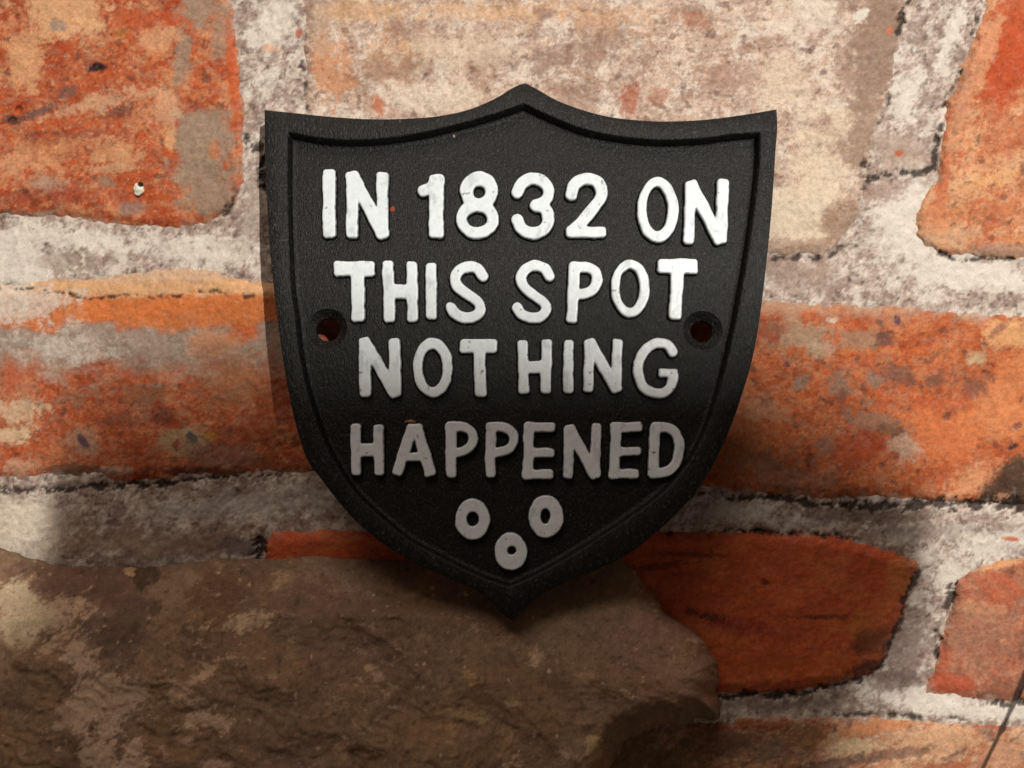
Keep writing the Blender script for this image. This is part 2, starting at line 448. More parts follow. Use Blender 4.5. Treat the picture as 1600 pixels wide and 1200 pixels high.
def cB(x, y, d):
    c = mottle(x, y, (220,192,170), (242,226,210), (172,132,112), (164,132,120), 200, 75, 1.2, 0.6, 0.35, 0.34)
    mv = (158,126,110)
    c = patches(c, x, y, [
        (1365,70,42,95,14,(158,130,112),0.92,0.45),(1345,200,26,60,14,(168,138,118),0.85,0.6),(1310,345,40,36,0,(170,138,116),0.8,0.7),(1310,0,50,30,0,(160,130,114),0.7),
        (1270,20,50,30,0,(240,224,206),0.8),(1345,25,10,14,25,(246,236,222),0.9),(1390,48,6,7,0,(206,116,78),0.8,0.3),
        (620,70,50,30,0,(222,170,124),0.6),(520,105,28,55,5,(216,146,98),0.75,0.7),(605,105,45,30,0,(168,128,104),0.7,0.8),(640,50,60,16,0,(166,130,116),0.6,0.9),
        (780,18,130,14,0,(230,184,140),0.6,0.8),(560,15,70,18,0,(226,180,134),0.6),(590,165,10,14,0,(206,120,80),0.8),(780,95,22,16,0,mv,0.7),(850,95,20,30,25,(160,132,120),0.7),
        (935,70,50,26,-14,mv,0.65,0.9),(900,145,50,24,0,(168,134,114),0.6,0.9),(985,155,14,22,10,(184,98,66),0.75),(1030,150,20,14,0,(184,120,92),0.6),(850,20,14,12,0,(150,118,104),0.7),
        (960,30,70,18,0,(214,164,122),0.55,0.9),(1150,115,70,22,0,(176,138,120),0.65,0.9),(1090,30,24,14,0,(178,120,88),0.65),(1220,130,40,40,0,(238,216,190),0.7),
        (1280,250,50,70,0,(238,218,190),0.7,0.7),(1250,330,50,50,0,(240,220,192),0.8,0.7),(720,80,100,26,0,(236,214,188),0.55,0.9),(690,150,80,20,0,(238,220,196),0.6),
        (1300,340,12,16,30,(176,142,118),0.9),(1235,385,70,14,0,(180,148,124),0.7),(500,40,22,34,0,(200,168,140),0.6)], 230)
    return c

def cD(x, y, d):
    c = mottle(x + y * 0.3, y, (218,144,98), (236,184,140), (190,92,54), (206,150,116), 300, 60, 0.8, 0.55, 0.4, 0.25)
    c = patches(c, x, y, [
        (1575,90,40,80,14,(196,80,38),0.95,0.4),(1590,30,45,40,0,(200,90,48),0.85,0.5),(1550,140,30,10,-30,(194,84,46),0.8,0.6),(1545,70,14,60,18,(222,158,116),0.8),
        (1505,150,14,70,16,(206,140,106),0.7),(1475,185,14,24,10,(212,118,78),0.8),(1580,200,40,30,-30,(200,112,72),0.6,0.9),(1470,300,10,60,10,(206,104,64),0.6),
        (1550,280,50,10,-15,(236,176,120),0.7,0.9),(1560,330,60,14,-8,(196,116,76),0.6,0.9),(1480,370,50,18,0,(210,164,128),0.7),(1560,395,80,12,0,(186,150,128),0.8,0.7),
        (1600,265,8,10,0,(120,74,60),0.7),(1460,340,24,30,0,(222,150,104),0.6)], 330)
    return c

def cE(x, y, d):
    c = mottle(x, y, (190,92,50), (220,142,98), (162,68,36), (160,128,104), 400, 75, 1.7, 0.35, 0.45, 0.26)
    t = y + (fbm(x, y, 60, 431, 4) - 0.5) * 46
    c = lerp(c, ss(600, 545, t) * ss(500, 520, t) * 0.95 * ss(520, 420, x), (166,148,132))      # grey weathered band
    c = lerp(c, ss(0.5, 0.62, fbm(x, y, 40, 433, 5, 1.6, 0.6)) * ss(625, 590, t) * 0.45, (188,170,152))
    c = lerp(c, ss(516, 500, t) * 0.85, (216,124,66))
    t2 = y + (fbm(x, y, 70, 432, 3) - 0.5) * 16
    c = lerp(c, ss(468, 458, t2) * 0.92, (228,178,130))
    c = lerp(c, ss(445, 432, t2) * 0.6, (206,176,150))
    c = patches(c, x, y, [
        (60,480,60,28,0,(226,205,186),0.85,0.8),(15,470,40,30,0,(232,216,200),0.8,0.8),(90,545,70,22,0,(210,196,180),0.7,0.9),(380,525,26,14,-12,(208,104,56),0.85),(330,535,40,20,0,(210,142,98),0.7),
        (140,485,40,14,0,(222,128,66),0.8),(250,480,110,16,-3,(218,122,62),0.7,0.8),(360,590,50,45,0,(176,124,86),0.6,0.8),(20,600,40,50,0,(190,120,86),0.7),
        (30,640,36,22,0,(216,186,152),0.75,0.9),(20,680,34,12,0,(228,196,156),0.85,0.6),(20,590,14,26,0,(200,96,64),0.6),(130,690,24,24,0,(196,150,122),0.7),(131,690,7,14,-35,(104,78,88),0.95,0.3),
        (290,690,36,26,0,(194,160,122),0.85,0.6),(300,684,8,10,-40,(90,94,84),0.95,0.3),(275,695,7,9,0,(150,62,44),0.8),(328,683,11,7,0,(206,150,62),0.9,0.3),
        (190,655,30,14,0,(140,74,50),0.8),(255,650,20,12,0,(120,66,48),0.8),(220,615,36,18,0,(150,100,66),0.7),(350,715,60,26,0,(150,112,94),0.7),(120,620,20,14,0,(160,112,88),0.6),
        (110,735,50,10,0,(120,98,80),0.8),(30,730,30,14,0,(204,160,130),0.7),(180,735,30,8,0,(206,180,160),0.6),(420,620,24,90,0,(160,82,46),0.6),(280,735,50,7,0,(106,52,44),0.8)], 440)
    return c

def cF(x, y, d):
    c = mottle(x, y, (198,102,54), (220,138,90), (172,76,40), (168,132,106), 500, 75, 1.4, 0.38, 0.5, 0.28)
    c = lerp(c, ss(505, 480, y + (fbm(x, y, 50, 531, 4) - 0.5) * 40) * 0.75, (196,158,130))
    c = patches(c, x, y, [
        (1250,525,50,24,8,(176,148,120),0.85,0.7),(1285,545,20,14,0,(192,166,138),0.7),(1345,530,34,16,0,(168,132,104),0.8),(1382,530,16,12,-20,(112,76,68),0.85),(1300,500,8,5,0,(232,210,184),0.8),
        (1200,515,26,18,0,(160,84,56),0.75),(1250,598,14,14,0,(156,128,106),0.85),(1312,600,16,20,0,(150,122,102),0.85),(1365,592,16,14,0,(152,118,98),0.85),(1400,585,34,16,15,(130,88,70),0.85),(1460,592,18,12,0,(136,90,68),0.8),
        (1540,610,40,26,10,(140,92,74),0.8,0.7),(1580,590,14,9,0,(94,64,62),0.85),(1575,520,34,26,0,(236,178,124),0.8,0.7),(1525,560,16,12,0,(206,182,142),0.7),(1560,515,22,6,-40,(150,98,80),0.7),
        (1402,500,5,9,-25,(84,60,78),0.85,0.3),(1230,570,5,5,0,(96,58,70),0.8),(1315,620,9,12,0,(140,80,60),0.7),(1190,640,30,16,0,(196,146,112),0.6),(1360,660,55,16,10,(160,122,98),0.75,0.8),
        (1400,675,26,14,20,(120,86,68),0.7),(1480,685,60,45,0,(216,122,72),0.85,0.4),(1410,700,28,22,25,(204,168,142),0.8,0.7),(1395,712,10,7,10,(160,74,44),0.8),(1335,700,60,28,0,(178,78,44),0.7),(1290,697,16,14,0,(150,112,92),0.7),
        (1180,720,46,16,0,(166,124,98),0.7,0.9),(1240,745,70,24,0,(160,120,98),0.65,0.8),(1560,620,30,80,35,(228,138,84),0.75,0.5),(1580,660,40,40,0,(230,146,94),0.7),(1520,755,50,20,-25,(234,164,118),0.8,0.6),
        (1480,650,7,6,0,(110,64,50),0.8),(1582,698,8,4,-20,(64,40,36),0.95,0.3),(1530,698,5,4,0,(120,66,50),0.7),(1590,665,8,6,0,(120,70,62),0.8),(1450,630,60,10,0,(196,96,56),0.6,0.9),
        (1590,755,62,36,-28,(74,54,42),0.97,0.35),(1600,735,40,26,0,(92,68,50),0.8),(1560,785,50,12,0,(52,38,30),0.9),(1565,775,12,5,-20,(200,150,118),0.7),(1160,690,30,30,0,(186,116,66),0.6)], 540)
    return c

def cG(x, y, d):
    c = np.tile(lin((212,100,58)), (len(x), 1))
    c = lerp(c, ss(0.45, 0.65, fbm(x, y, 110, 601, 5, 3.5, 0.6)) * 0.6, (204,94,56))
    c = lerp(c, ss(0.52, 0.68, fbm(x, y, 90, 602, 4, 2.5)) * 0.6, (224,124,72))
    c = lerp(c, ss(0.62, 0.70, fbm(x, y, 80, 603, 4, 7.0)) * 0.25, (140,60,40))
    c = c * (0.72 + 0.56 * fbm(x, y, 9, 604, 3, 1.3, 0.8))[:, None]
    c = lerp(c, ss(0.5, 0.7, fbm(x, y, 40, 605, 5, 1.6, 0.75)) * 0.35, (176, 92, 66))
    c = patches(c, x, y, [
        (1405,900,20,26,-20,(222,132,76),0.85,0.5),(1375,955,16,50,32,(220,122,74),0.8,0.5),(1345,980,20,24,20,(216,128,66),0.7,0.6),(1365,1010,28,40,25,(120,70,46),0.8,0.4),
        (1115,965,26,7,12,(96,42,36),0.85),(1080,955,12,6,10,(104,46,38),0.8),(1195,910,7,6,0,(110,44,30),0.8),(1160,980,50,14,8,(150,56,40),0.6),(1290,964,50,4,0,(104,46,28),0.7),
        (1085,975,22,10,15,(206,120,84),0.5),(1030,885,50,6,-8,(120,50,34),0.7),(1250,1040,140,14,-4,(196,96,44),0.55),(1360,1045,40,14,-20,(70,44,34),0.8),(1080,866,60,5,2,(126,56,34),0.7)], 630)
    return c

def cH(x, y, d):
    c = mottle(x, y, (186,116,88), (206,146,112), (170,92,66), (160,118,96), 700, 40, 1.0, 0.35, 0.35, 0.45)
    c = patches(c, x, y, [(1560,925,40,26,-10,(200,104,70),0.7,0.8),(1480,1070,50,22,5,(194,92,60),0.85,0.5),(1475,1030,12,22,15,(196,98,66),0.7),(1545,882,70,9,-8,(226,166,118),0.9,0.4),
        (1540,1000,60,40,0,(164,116,92),0.6,0.8),(1530,950,40,12,0,(212,156,116),0.5),(1570,1075,50,14,-10,(150,96,74),0.8)], 730)
    return c

def cI(x, y, d):
    c = mottle(x, y + x * 0.25, (204,148,112), (228,184,146), (176,100,66), (158,130,110), 900, 55, 2.2, 0.5, 0.35, 0.45)
    c = patches(c, x, y, [(1180,1130,90,10,0,(150,74,44),0.8,0.7),(1380,1132,60,12,-10,(214,140,92),0.8),(1340,1165,40,14,-8,(214,186,146),0.8),(1460,1155,60,20,-5,(226,178,138),0.7),
        (1400,1178,60,10,-8,(140,104,84),0.8),(1550,1133,34,6,5,(170,84,52),0.85),(1200,1170,70,16,5,(140,118,104),0.7),(1260,1150,40,20,0,(160,122,80),0.6),(1300,1195,80,10,-12,(110,90,76),0.8),
        (1130,1160,60,24,0,(120,84,64),0.7),(1480,1198,50,8,-8,(180,100,66),0.7),(1560,1180,30,24,0,(214,160,126),0.6),(1000,1180,110,40,0,(110,96,66),0.7)], 930)
    return c

build_brick([(-330,-140),(340,-140),(358,-20),(366,40),(376,100),(383,160),(381,210),(385,250),(384,285),(368,322),(330,348),(268,360),(200,352),(130,343),(60,337),(0,335),(-330,330)],
            cA, 1001, 'bright orange brick with grey patches at its right end', rag=5)
build_brick([(470,-140),(1450,-140),(1424,0),(1408,50),(1395,120),(1380,185),(1360,240),(1352,285),(1338,340),(1315,385),(1300,398),(1205,402),(900,405),(490,400),(478,300),(476,100)],
            cB, 1011, 'pale peach brick mottled with mauve and cream', rag=5)
build_brick([(1560,-140),(1535,10),(1515,70),(1497,120),(1480,165),(1466,225),(1462,275),(1445,305),(1432,335),(1430,365),(1440,385),(1470,398),(1600,408),(1930,410),(1930,-140)],
            cD, 1021, 'peach orange brick with a red upper corner', rag=5)
build_brick([(-330,440),(0,440),(100,436),(200,425),(290,418),(350,428),(420,440),(770,450),(770,745),(440,740),(330,744),(240,752),(190,750),(120,742),(50,746),(0,744),(-330,745)],
            cE, 1031, 'rust brown brick with a weathered grey band', rag=5)
build_brick([(810,470),(1170,468),(1250,472),(1400,478),(1500,487),(1600,495),(1930,500),(1930,790),(1600,792),(1530,788),(1440,784),(1380,777),(1300,780),(1230,774),(1150,770),(1110,762),(810,755)],
            cF, 1041, 'orange brick with grey pits and a blackened lower corner', rag=6)
build_brick([(415,856),(426,832),(520,828),(700,830),(1040,830),(1200,832),(1300,838),(1350,850),(1400,862),(1430,880),(1428,905),(1412,950),(1390,1000),(1378,1040),(1350,1055),(1290,1072),(1230,1080),(1130,1082),(600,1080),(420,1060)],
            cG, 1051, 'smooth deep red brick with rounded right end', M_RED, face=0.0028, rough=0.00022, soft=26, rag=3)
build_brick([(1493,905),(1512,890),(1560,876),(1600,868),(1930,868),(1930,1105),(1600,1100),(1530,1092),(1443,1085),(1447,1062),(1465,1030),(1470,990),(1484,945)],
            cH, 1061, 'dusky pink brown brick', rag=4)
build_brick([(880,1134),(1090,1126),(1200,1119),(1300,1117),(1400,1121),(1500,1128),(1600,1133),(1930,1135),(1930,1390),(880,1390)],
            cI, 1071, 'pale peach and grey streaked brick', rag=4)

build_mortar()

# a fleck with a dark pore in the orange brick, its white glint painted in
def build_fleck():
    xs = np.arange(203, 232, 0.8); ys = np.arange(275, 308, 0.8)
    x, y, d, T = cut_grid(xs, ys, lambda X, Y: 1 - ((X - 217) / 9)**2 - ((Y - 295) / 11)**2 + (fbm(X, Y, 8, 5, 2) - 0.5) * 0.7)
    h = 0.0022 + 0.0012 * np.sqrt(np.clip(d, 0, 1))
    c = lerp(np.tile(lin((248,240,222)), (len(x), 1)), ss(6.5, 4.5, np.hypot((x - 220.5) * 1.0, (y - 287) * 1.1)), (30,24,20))
    X, Y, Z = W(x, y, h)
    link('glint_fleck', tri_mesh('glint_fleck', np.stack([X, Y, Z + 0.18], 1), T, c), M_MORTAR, wall)
build_fleck()

# ---------------------------------------------------------------- the stone
STONE = smooth_poly([(-320,838),(-60,842),(0,856),(50,872),(90,882),(140,884),(200,886),(215,888),(260,884),(300,879),(350,872),(400,874),(450,872),(490,868),(540,872),(600,876),
    (700,874),(850,872),(930,868),(968,872),(990,892),(1020,928),(1042,958),(1078,982),(1098,1000),(1112,1022),(1122,1036),(1123,1062),(1119,1080),(1126,1106),(1122,1124),
    (1092,1122),(1064,1136),(1040,1132),(1020,1135),(1000,1148),(978,1156),(968,1180),(952,1204),(940,1300),(900,1520),(-320,1520)], corners=(39,40), n_per=4)

def stone_h(x, y, d):
    t = np.interp(y, [840, 872, 965, 1060, 1200, 1520], [0.0085, 0.0105, 0.0262, 0.0345, 0.042, 0.050])
    t = t + 0.004 * ss(500, 0, x)
    u = x * 0.82 + y * 0.57; v = -x * 0.57 + y * 0.82        # bedding runs up to the right
    wv = v + (fbm(x, y, 120, 1201, 4) - 0.5) * 90
    led = (fbm(u * 0.35, wv, 95, 1202, 5, 1.0, 0.55) - 0.5)
    step = np.floor(led * 14) / 14; fr = led * 14 - np.floor(led * 14)
    led2 = step + ss(0.62, 1.0, fr) / 14
    damp = 0.25 + 0.75 * ss(40, 200, np.hypot(x - 798, (y - 975)))
    t = t + (led * 0.003 + led2 * 0.0026) * damp + (fbm(x, y, 26, 1203, 4, 1, 0.6) - 0.5) * 0.0009
    e = np.clip(d / 46.0, 0, 1)
    return 0.004 + (t - 0.004) * np.sqrt(1 - (1 - e) ** 2.2)

def c_stone(x, y, h):
    SOFT[:] = [1.14, 0.80]; GRAIN[:] = [0.80, 0.60, 0.45]
    c = np.tile(lin((150,121,96)), (len(x), 1))
    u = x * 0.82 - y * 0.57
    c = lerp(c, ss(0.45, 0.65, fbm(x, y, 150, 1301, 5, 1.3, 0.6)) * 0.6, (130,102,84))
    c = lerp(c, ss(0.5, 0.68, fbm(x, y, 110, 1302, 4)) * 0.4, (160,126,92))
    c = lerp(c, ss(0.52, 0.66, fbm(u, y, 60, 1303, 5)) * 0.4, (122,100,88))
    c = c * (0.70 + 0.60 * fbm(x, y, 12, 1304, 4, 1, 0.8))[:, None]
    lc = fbm(u, y, 34, 1305, 5, 1.6, 0.75)
    c = lerp(c, ss(0.62, 0.68, lc) * ss(0.46, 0.60, fbm(x, y, 160, 1306, 2) + 0.12 * ss(600, 0, x)) * 0.7, (202,170,142))
    c0 = c
    pl = (214,182,156)
    c = patches(c, x, y, [
        (90,955,62,26,6,(214,182,154),0.95,0.8),(30,960,40,50,0,(222,202,168),1.0,0.7),(125,900,90,34,8,(114,88,80),0.75,0.7),(180,960,40,50,10,(112,84,80),0.8,0.6),(200,1000,36,36,0,(104,84,74),0.6,0.8),
        (225,900,22,22,0,(58,48,36),0.85),(260,930,36,30,-30,(166,140,112),0.7,0.9),(240,950,16,10,0,(74,62,48),0.7,0.9),(203,892,9,9,0,(216,178,136),0.9),(300,910,16,16,-30,(176,148,120),0.7),
        (85,1005,36,8,-38,(218,182,150),1.0,0.9),(125,1030,18,34,15,pl,1.0,0.9),(150,1085,52,38,-24,pl,1.0,0.9),(195,1085,26,30,0,pl,1.0,0.9),(105,1115,18,18,0,pl,0.7,0.9),(165,1140,34,12,-38,pl,1.0,0.9),
        (150,1178,24,30,20,pl,1.0,0.9),(205,1185,26,26,0,pl,1.0,0.9),(280,1080,14,14,0,(214,182,148),0.85,0.9),(310,1060,34,9,-38,(214,180,146),0.95,1.0),(325,1125,32,15,5,(222,188,158),1.0,1.0),(290,1160,10,8,0,pl,0.6),
        (375,975,36,13,-12,(220,190,156),0.9,1.2),(440,905,26,10,-35,(200,164,130),0.7),(490,890,44,20,-20,(168,140,120),0.7,0.9),(560,900,40,24,10,(164,138,116),0.7,0.9),(470,950,70,34,0,(136,108,94),0.6,0.8),
        (560,985,90,60,0,(120,94,84),0.6,0.6),(700,960,110,40,0,(112,84,66),0.5),(330,930,50,34,0,(110,78,62),0.65,0.7),(578,1043,10,6,0,(216,180,140),0.85),(590,1058,12,8,40,pl,0.7),(735,1060,14,8,45,(200,160,112),0.7),
        (838,1022,10,12,0,(214,176,140),0.85,0.8),(835,1035,7,10,0,pl,0.7),(915,1055,16,8,0,(196,162,128),0.6),(745,1120,24,10,20,(204,174,126),0.75,1.0),(705,1130,6,34,0,(196,168,112),0.7,1.0),(800,1098,10,6,0,(206,180,140),0.7),
        (790,1150,12,12,30,(200,166,128),0.6),(925,1170,16,20,30,(206,176,132),0.75,1.1),(535,1175,14,14,0,(196,162,124),0.7),(335,1195,24,8,0,pl,0.7),(880,960,70,40,0,(140,122,96),0.6,0.7),(870,925,60,22,0,(124,108,82),0.6,0.6),
        (960,900,40,40,0,(136,124,92),0.6,0.7),(1000,1000,90,60,0,(156,124,108),0.6,0.7),(1060,1090,60,40,0,(162,124,104),0.6,0.7),(1095,1115,34,14,0,(112,104,78),0.6,0.7),(20,1080,60,120,0,(170,140,108),0.4,0.6),(60,865,60,16,0,(150,134,104),0.5),
        (700,1160,170,60,0,(150,118,86),0.4,0.7),(480,885,200,8,0,(126,108,84),0.4,0.9)], 1330)
    c = c0 + (c - c0) * 0.80
    c = c * (0.80 + 0.40 * fbm(x, y, 9, 1395, 3, 1, 0.85))[:, None] * (0.85 + 0.30 * fbm(x, y, 40, 1396, 5, 1.3, 0.75))[:, None]
    sp = ss(0.82, 0.88, fbm(x, y, 12, 1390, 2)) * ss(0.45, 0.6, fbm(x, y, 120, 1392, 2)); c = lerp(c, sp * 0.75, (222,190,158))
    dk = ss(0.78, 0.85, fbm(x, y, 17, 1391, 2)); c = lerp(c, dk * 0.5, (70,54,42))
    return np.clip(c, 0.005, 0.7)

def build_stone():
    p = np.array(STONE)
    xs = axis(-330, p[:,0].max() + 10, 2.4); ys = axis(815, 1530, 2.4, -20, 1220)
    def df(X, Y):
        return poly_sdf(X, Y, STONE) + (fbm(X, Y, 22, 1401, 4) - 0.5) * 7
    x, y, d, T = cut_grid(xs, ys, df)
    h = stone_h(x, y, d); c = c_stone(x, y, h)
    X, Y, Z = W(x, y, h)
    z0 = (600 - 1520) * S
    o = link('stone', tri_mesh('stone', np.stack([X, Y, Z - z0], 1), T, c), M_STONE)
    o.location = (0, 0, z0)
    tag(o, 'rough brown stone in shade under the tip of the black shield', 'stone')
build_stone()

# ---------------------------------------------------------------- the plaque
M_SL, H0, ZT = 0.160, 0.0051, 0.086      # plane of the sunk field: h = H0 + M_SL * (ZT - z)
Q = math.hypot(1, M_SL)
def plane_h(py, wo):
    Zp = (600 - py) * S
    return (H0 + wo * Q + M_SL * ZT - M_SL * Zp) / (1 - M_SL * Zp / D)
def plane_world(px, py, wo):
    px = np.asarray(px, float); py = np.asarray(py, float)
    return W(px, py, plane_h(py, wo))
ox, oy, oz = [float(v) for v in plane_world(801, 968, 0.0)]
def UV(px, py, wo):
    """photo pixel on the plane at height wo over the field -> plaque coordinates"""
    X, Y, Z = plane_world(px, py, wo)
    return X - ox, ((Y - oy) * M_SL + (Z - oz)) / Q

RIM_H, BACK, LET_H = 0.0033, -0.0026, 0.0017
plaque = empty('shield_plaque', (ox, oy, oz), (math.atan2(1, M_SL), 0, 0))
tag(plaque, 'black cast shield plaque with raised white lettering leaning on the brick wall', 'plaque')

OUT = [(820,129),(802,136),(772,154),(732,170.5),(690,180),(640,184.5),(580,185.5),(520,182),(465,176.5),(413,171),
       (413,200),(414,250),(417,320),(422,400),(431,480),(440,550),(450,610),(463,668),(480,719),(501,748),(532,788),(564,822),(606,855),(648,880),(690,899),
       (718,911),(744,923),(767,941),(784,959),(801,970),(816,958),(828,943),(850,927),(884,910),(937,888),(980,867),(1005,849),(1050,810),(1089,767),(1121,714),(1144,662),
       (1158,622),(1175,565),(1187,500),(1197,420),(1206,330),(1212,240),(1215,200),(1214,170),(1160,179),(1100,186.5),(1040,189),(995,187),(950,181.5),(910,171),(870,156),(840,139)]
INN = [(819,161.5),(767,179),(702,197),(636,211),(568,218),(505,216),(450,206),
       (449,240),(449,300),(450,360),(454,446),(461,498),(467,551),(478,604),(493,654),(514,706),(548,762),(585,800),(637,843),(690,872),(742,898),
       (796,918),(845,895),(897,866),(976,815),(1034,772),(1078,722),(1108,662),(1126,604),(1140,548),(1151,498),(1163,432),(1173,370),(1181,310),(1187,251),(1188,206),
       (1141,210),(1089,216.5),(1023,218),(957,211),(905,199),(858,180)]
out_px = smooth_poly(OUT, corners=(0, 9, 29, 48), n_per=8)
inn_px = smooth_poly(INN, corners=(0, 6, 21, 35), n_per=8)

def to_uv(pts, wo):
    a = np.array(pts); u, v = UV(a[:,0], a[:,1], wo); return np.stack([u, v], 1)
def inset(loop, dist):
    """move a closed loop inwards (the loops here run anticlockwise in u,v: up, left, down, right)"""
    p = np.roll(loop, 1, 0); n = np.roll(loop, -1, 0)
    e1 = loop - p; e2 = n - loop
    e1 /= np.linalg.norm(e1, axis=1)[:, None] + 1e-12; e2 /= np.linalg.norm(e2, axis=1)[:, None] + 1e-12
    n1 = np.stack([-e1[:,1], e1[:,0]], 1); n2 = np.stack([-e2[:,1], e2[:,0]], 1)
    m = n1 + n2; m /= np.linalg.norm(m, axis=1)[:, None] + 1e-12
    k = 1 / np.clip((m * n1).sum(1), 0.45, 1)
    return loop + m * (dist * k)[:, None]

class Mesh:
    def __init__(s): s.v = []; s.f = []
    def ring(s, uv, wz):
        i = len(s.v); s.v += [(float(a), float(b), float(wz)) for a, b in uv]; return list(range(i, i + len(uv)))
    def bridge(s, a, b):
        n = len(a)
        for i in range(n): j = (i + 1) % n; s.f.append((a[i], a[j], b[j], b[i]))
    def fill(s, outer, holes=(), up=True, pts=()):
        loops = [outer] + list(holes); idx = [i for l in loops for i in l]
        co = [Vector(s.v[i][:2]) for i in idx]; edges = []; k = 0
        for l in loops:
            n = len(l); edges += [(k + i, k + (i + 1) % n) for i in range(n)]; k += n
        wz = s.v[outer[0]][2]
        r = delaunay_2d_cdt(co + [Vector(p) for p in pts], edges, [], 2, 1e-9)
        vs, fs, ov = r[0], r[2], r[3]
        mp = []
        for i, o in enumerate(ov):
            src = [q for q in o if q < len(idx)]
            if src: mp.append(idx[src[0]])
            else: s.v.append((vs[i].x, vs[i].y, wz)); mp.append(len(s.v) - 1)
        O = [tuple(s.v[i][:2]) for i in outer]; Hs = [[tuple(s.v[i][:2]) for i in h] for h in holes]
        cx = np.array([[sum(vs[i].x for i in f) / len(f), sum(vs[i].y for i in f) / len(f)] for f in fs])
        ok = poly_sdf(cx[:,0], cx[:,1], O) > 0
        for h in Hs: ok &= poly_sdf(cx[:,0], cx[:,1], h) < 0
        for f, g in zip(fs, ok):
            if not g: continue
            t = [mp[i] for i in f]
            a, b, c = (Vector(s.v[i]) for i in t[:3])
            n = (b - a).cross(c - a).z
            s.f.append(t if (n > 0) == up else t[::-1])
    def build(s, name, mat, parent, sharp=38):
        me = bpy.data.meshes.new(name); me.from_pydata(s.v, [], s.f); me.update(); me.validate()
        for p in me.polygons: p.use_smooth = True
        me.set_sharp_from_angle(angle=math.radians(sharp))
        return link(name, me, mat, parent)

outer = to_uv(out_px, RIM_H); inner = to_uv(inn_px, RIM_H)
# rim: outer side, softened edge, flat top, softened edge, drafted inner wall, fillet on to the field
m = Mesh()
rb = m.ring(inset(outer, -0.0003), BACK); r0 = m.ring(outer, RIM_H - 0.00035); r1 = m.ring(inset(outer, 0.00012), RIM_H - 0.0001); r2 = m.ring(inset(outer, 0.0004), RIM_H)
m.bridge(rb, r0); m.bridge(r0, r1); m.bridge(r1, r2)
q2 = m.ring(inset(inner, -0.0004), RIM_H); q1 = m.ring(inset(inner, -0.0001), RIM_H - 0.0001); q0 = m.ring(inset(inner, 0.00015), RIM_H - 0.00045)
f2 = m.ring(inset(inner, 0.0008), 0.0004); f1 = m.ring(inset(inner, 0.0012), 0.00012); f0 = m.ring(inset(inner, 0.0018), 0.0)
m.fill(r2, [q2])
for a, b in ((q2, q1), (q1, q0), (q0, f2), (f2, f1), (f1, f0)): m.bridge(a, b)
m.build('rim', M_BLACK, plaque)
# sunk field with two openings, and the back
def circ(cx, cy, r, n=48, wo=0.0):
    a = np.linspace(0, 2 * math.pi, n, endpoint=False)
    u, v = UV(cx, cy, wo); return np.stack([u + r * np.cos(a), v + r * np.sin(a)], 1)
HOLES = [(511, 513, 31.5, 18.5), (1098, 516, 31.0, 17.0)]
m = Mesh()
fo = m.ring(inset(inner, 0.0018), 0.0)
hs = []
for cx, cy, R, r in HOLES:
    k = 1 - float(plane_h(cy, 0)) / D
    hs.append(m.ring(circ(cx, cy, R * S * k), 0.0))
m.fill(fo, hs)
bo = m.ring(inset(outer, -0.0003), BACK)
bh = [m.ring(circ(cx, cy, r * S * 0.93), BACK) for cx, cy, R, r in HOLES]
m.fill(bo, bh, up=False)
m.build('plate', M_BLACK, plaque)
for cx, cy, R, r in HOLES:
    k = 1 - float(plane_h(cy, 0)) / D; m = Mesh()
    a = m.ring(circ(cx, cy, R * S * k), 0.0); a2 = m.ring(circ(cx, cy, (R - 2) * S * k), -0.0003)
    b = m.ring(circ(cx, cy, (r + 1.5) * S * k), -0.0014); b2 = m.ring(circ(cx, cy, r * S * k), -0.0016); c = m.ring(circ(cx, cy, r * S * 0.93), BACK)
    for p, q in ((a, a2), (a2, b), (b, b2), (b2, c)): m.bridge(p, q)
    m.build('screw_hole', M_BLACK, plaque, 60)

# ---- lettering: strokes -> distance -> raised, rounded glyph
def box(x, y, ax, ay, bx, by, wd, rr=5.0):
    L = math.hypot(bx - ax, by - ay); ux, uy = (bx - ax) / L, (by - ay) / L
    dx, dy = x - (ax + bx) / 2, y - (ay + by) / 2
    p = np.abs(dx * ux + dy * uy) - L / 2; q = np.abs(-dx * uy + dy * ux) - wd / 2
    rr = min(rr, wd / 2 - 0.5); p = p + rr; q = q + rr
    return -(np.hypot(np.maximum(p, 0), np.maximum(q, 0)) + np.minimum(np.maximum(p, q), 0) - rr)
def ell(x, y, cx, cy, rx, ry):
    u = (x - cx) / rx; v = (y - cy) / ry; k = np.sqrt(u * u + v * v) + 1e-9
    g = np.sqrt((u / rx) ** 2 + (v / ry) ** 2) + 1e-9
    return -(k - 1) * k / g
def smax(a, b, k=3.5):
    h = np.clip(0.5 + 0.5 * (a - b) / k, 0, 1)
    return b + (a - b) * h + k * h * (1 - h)
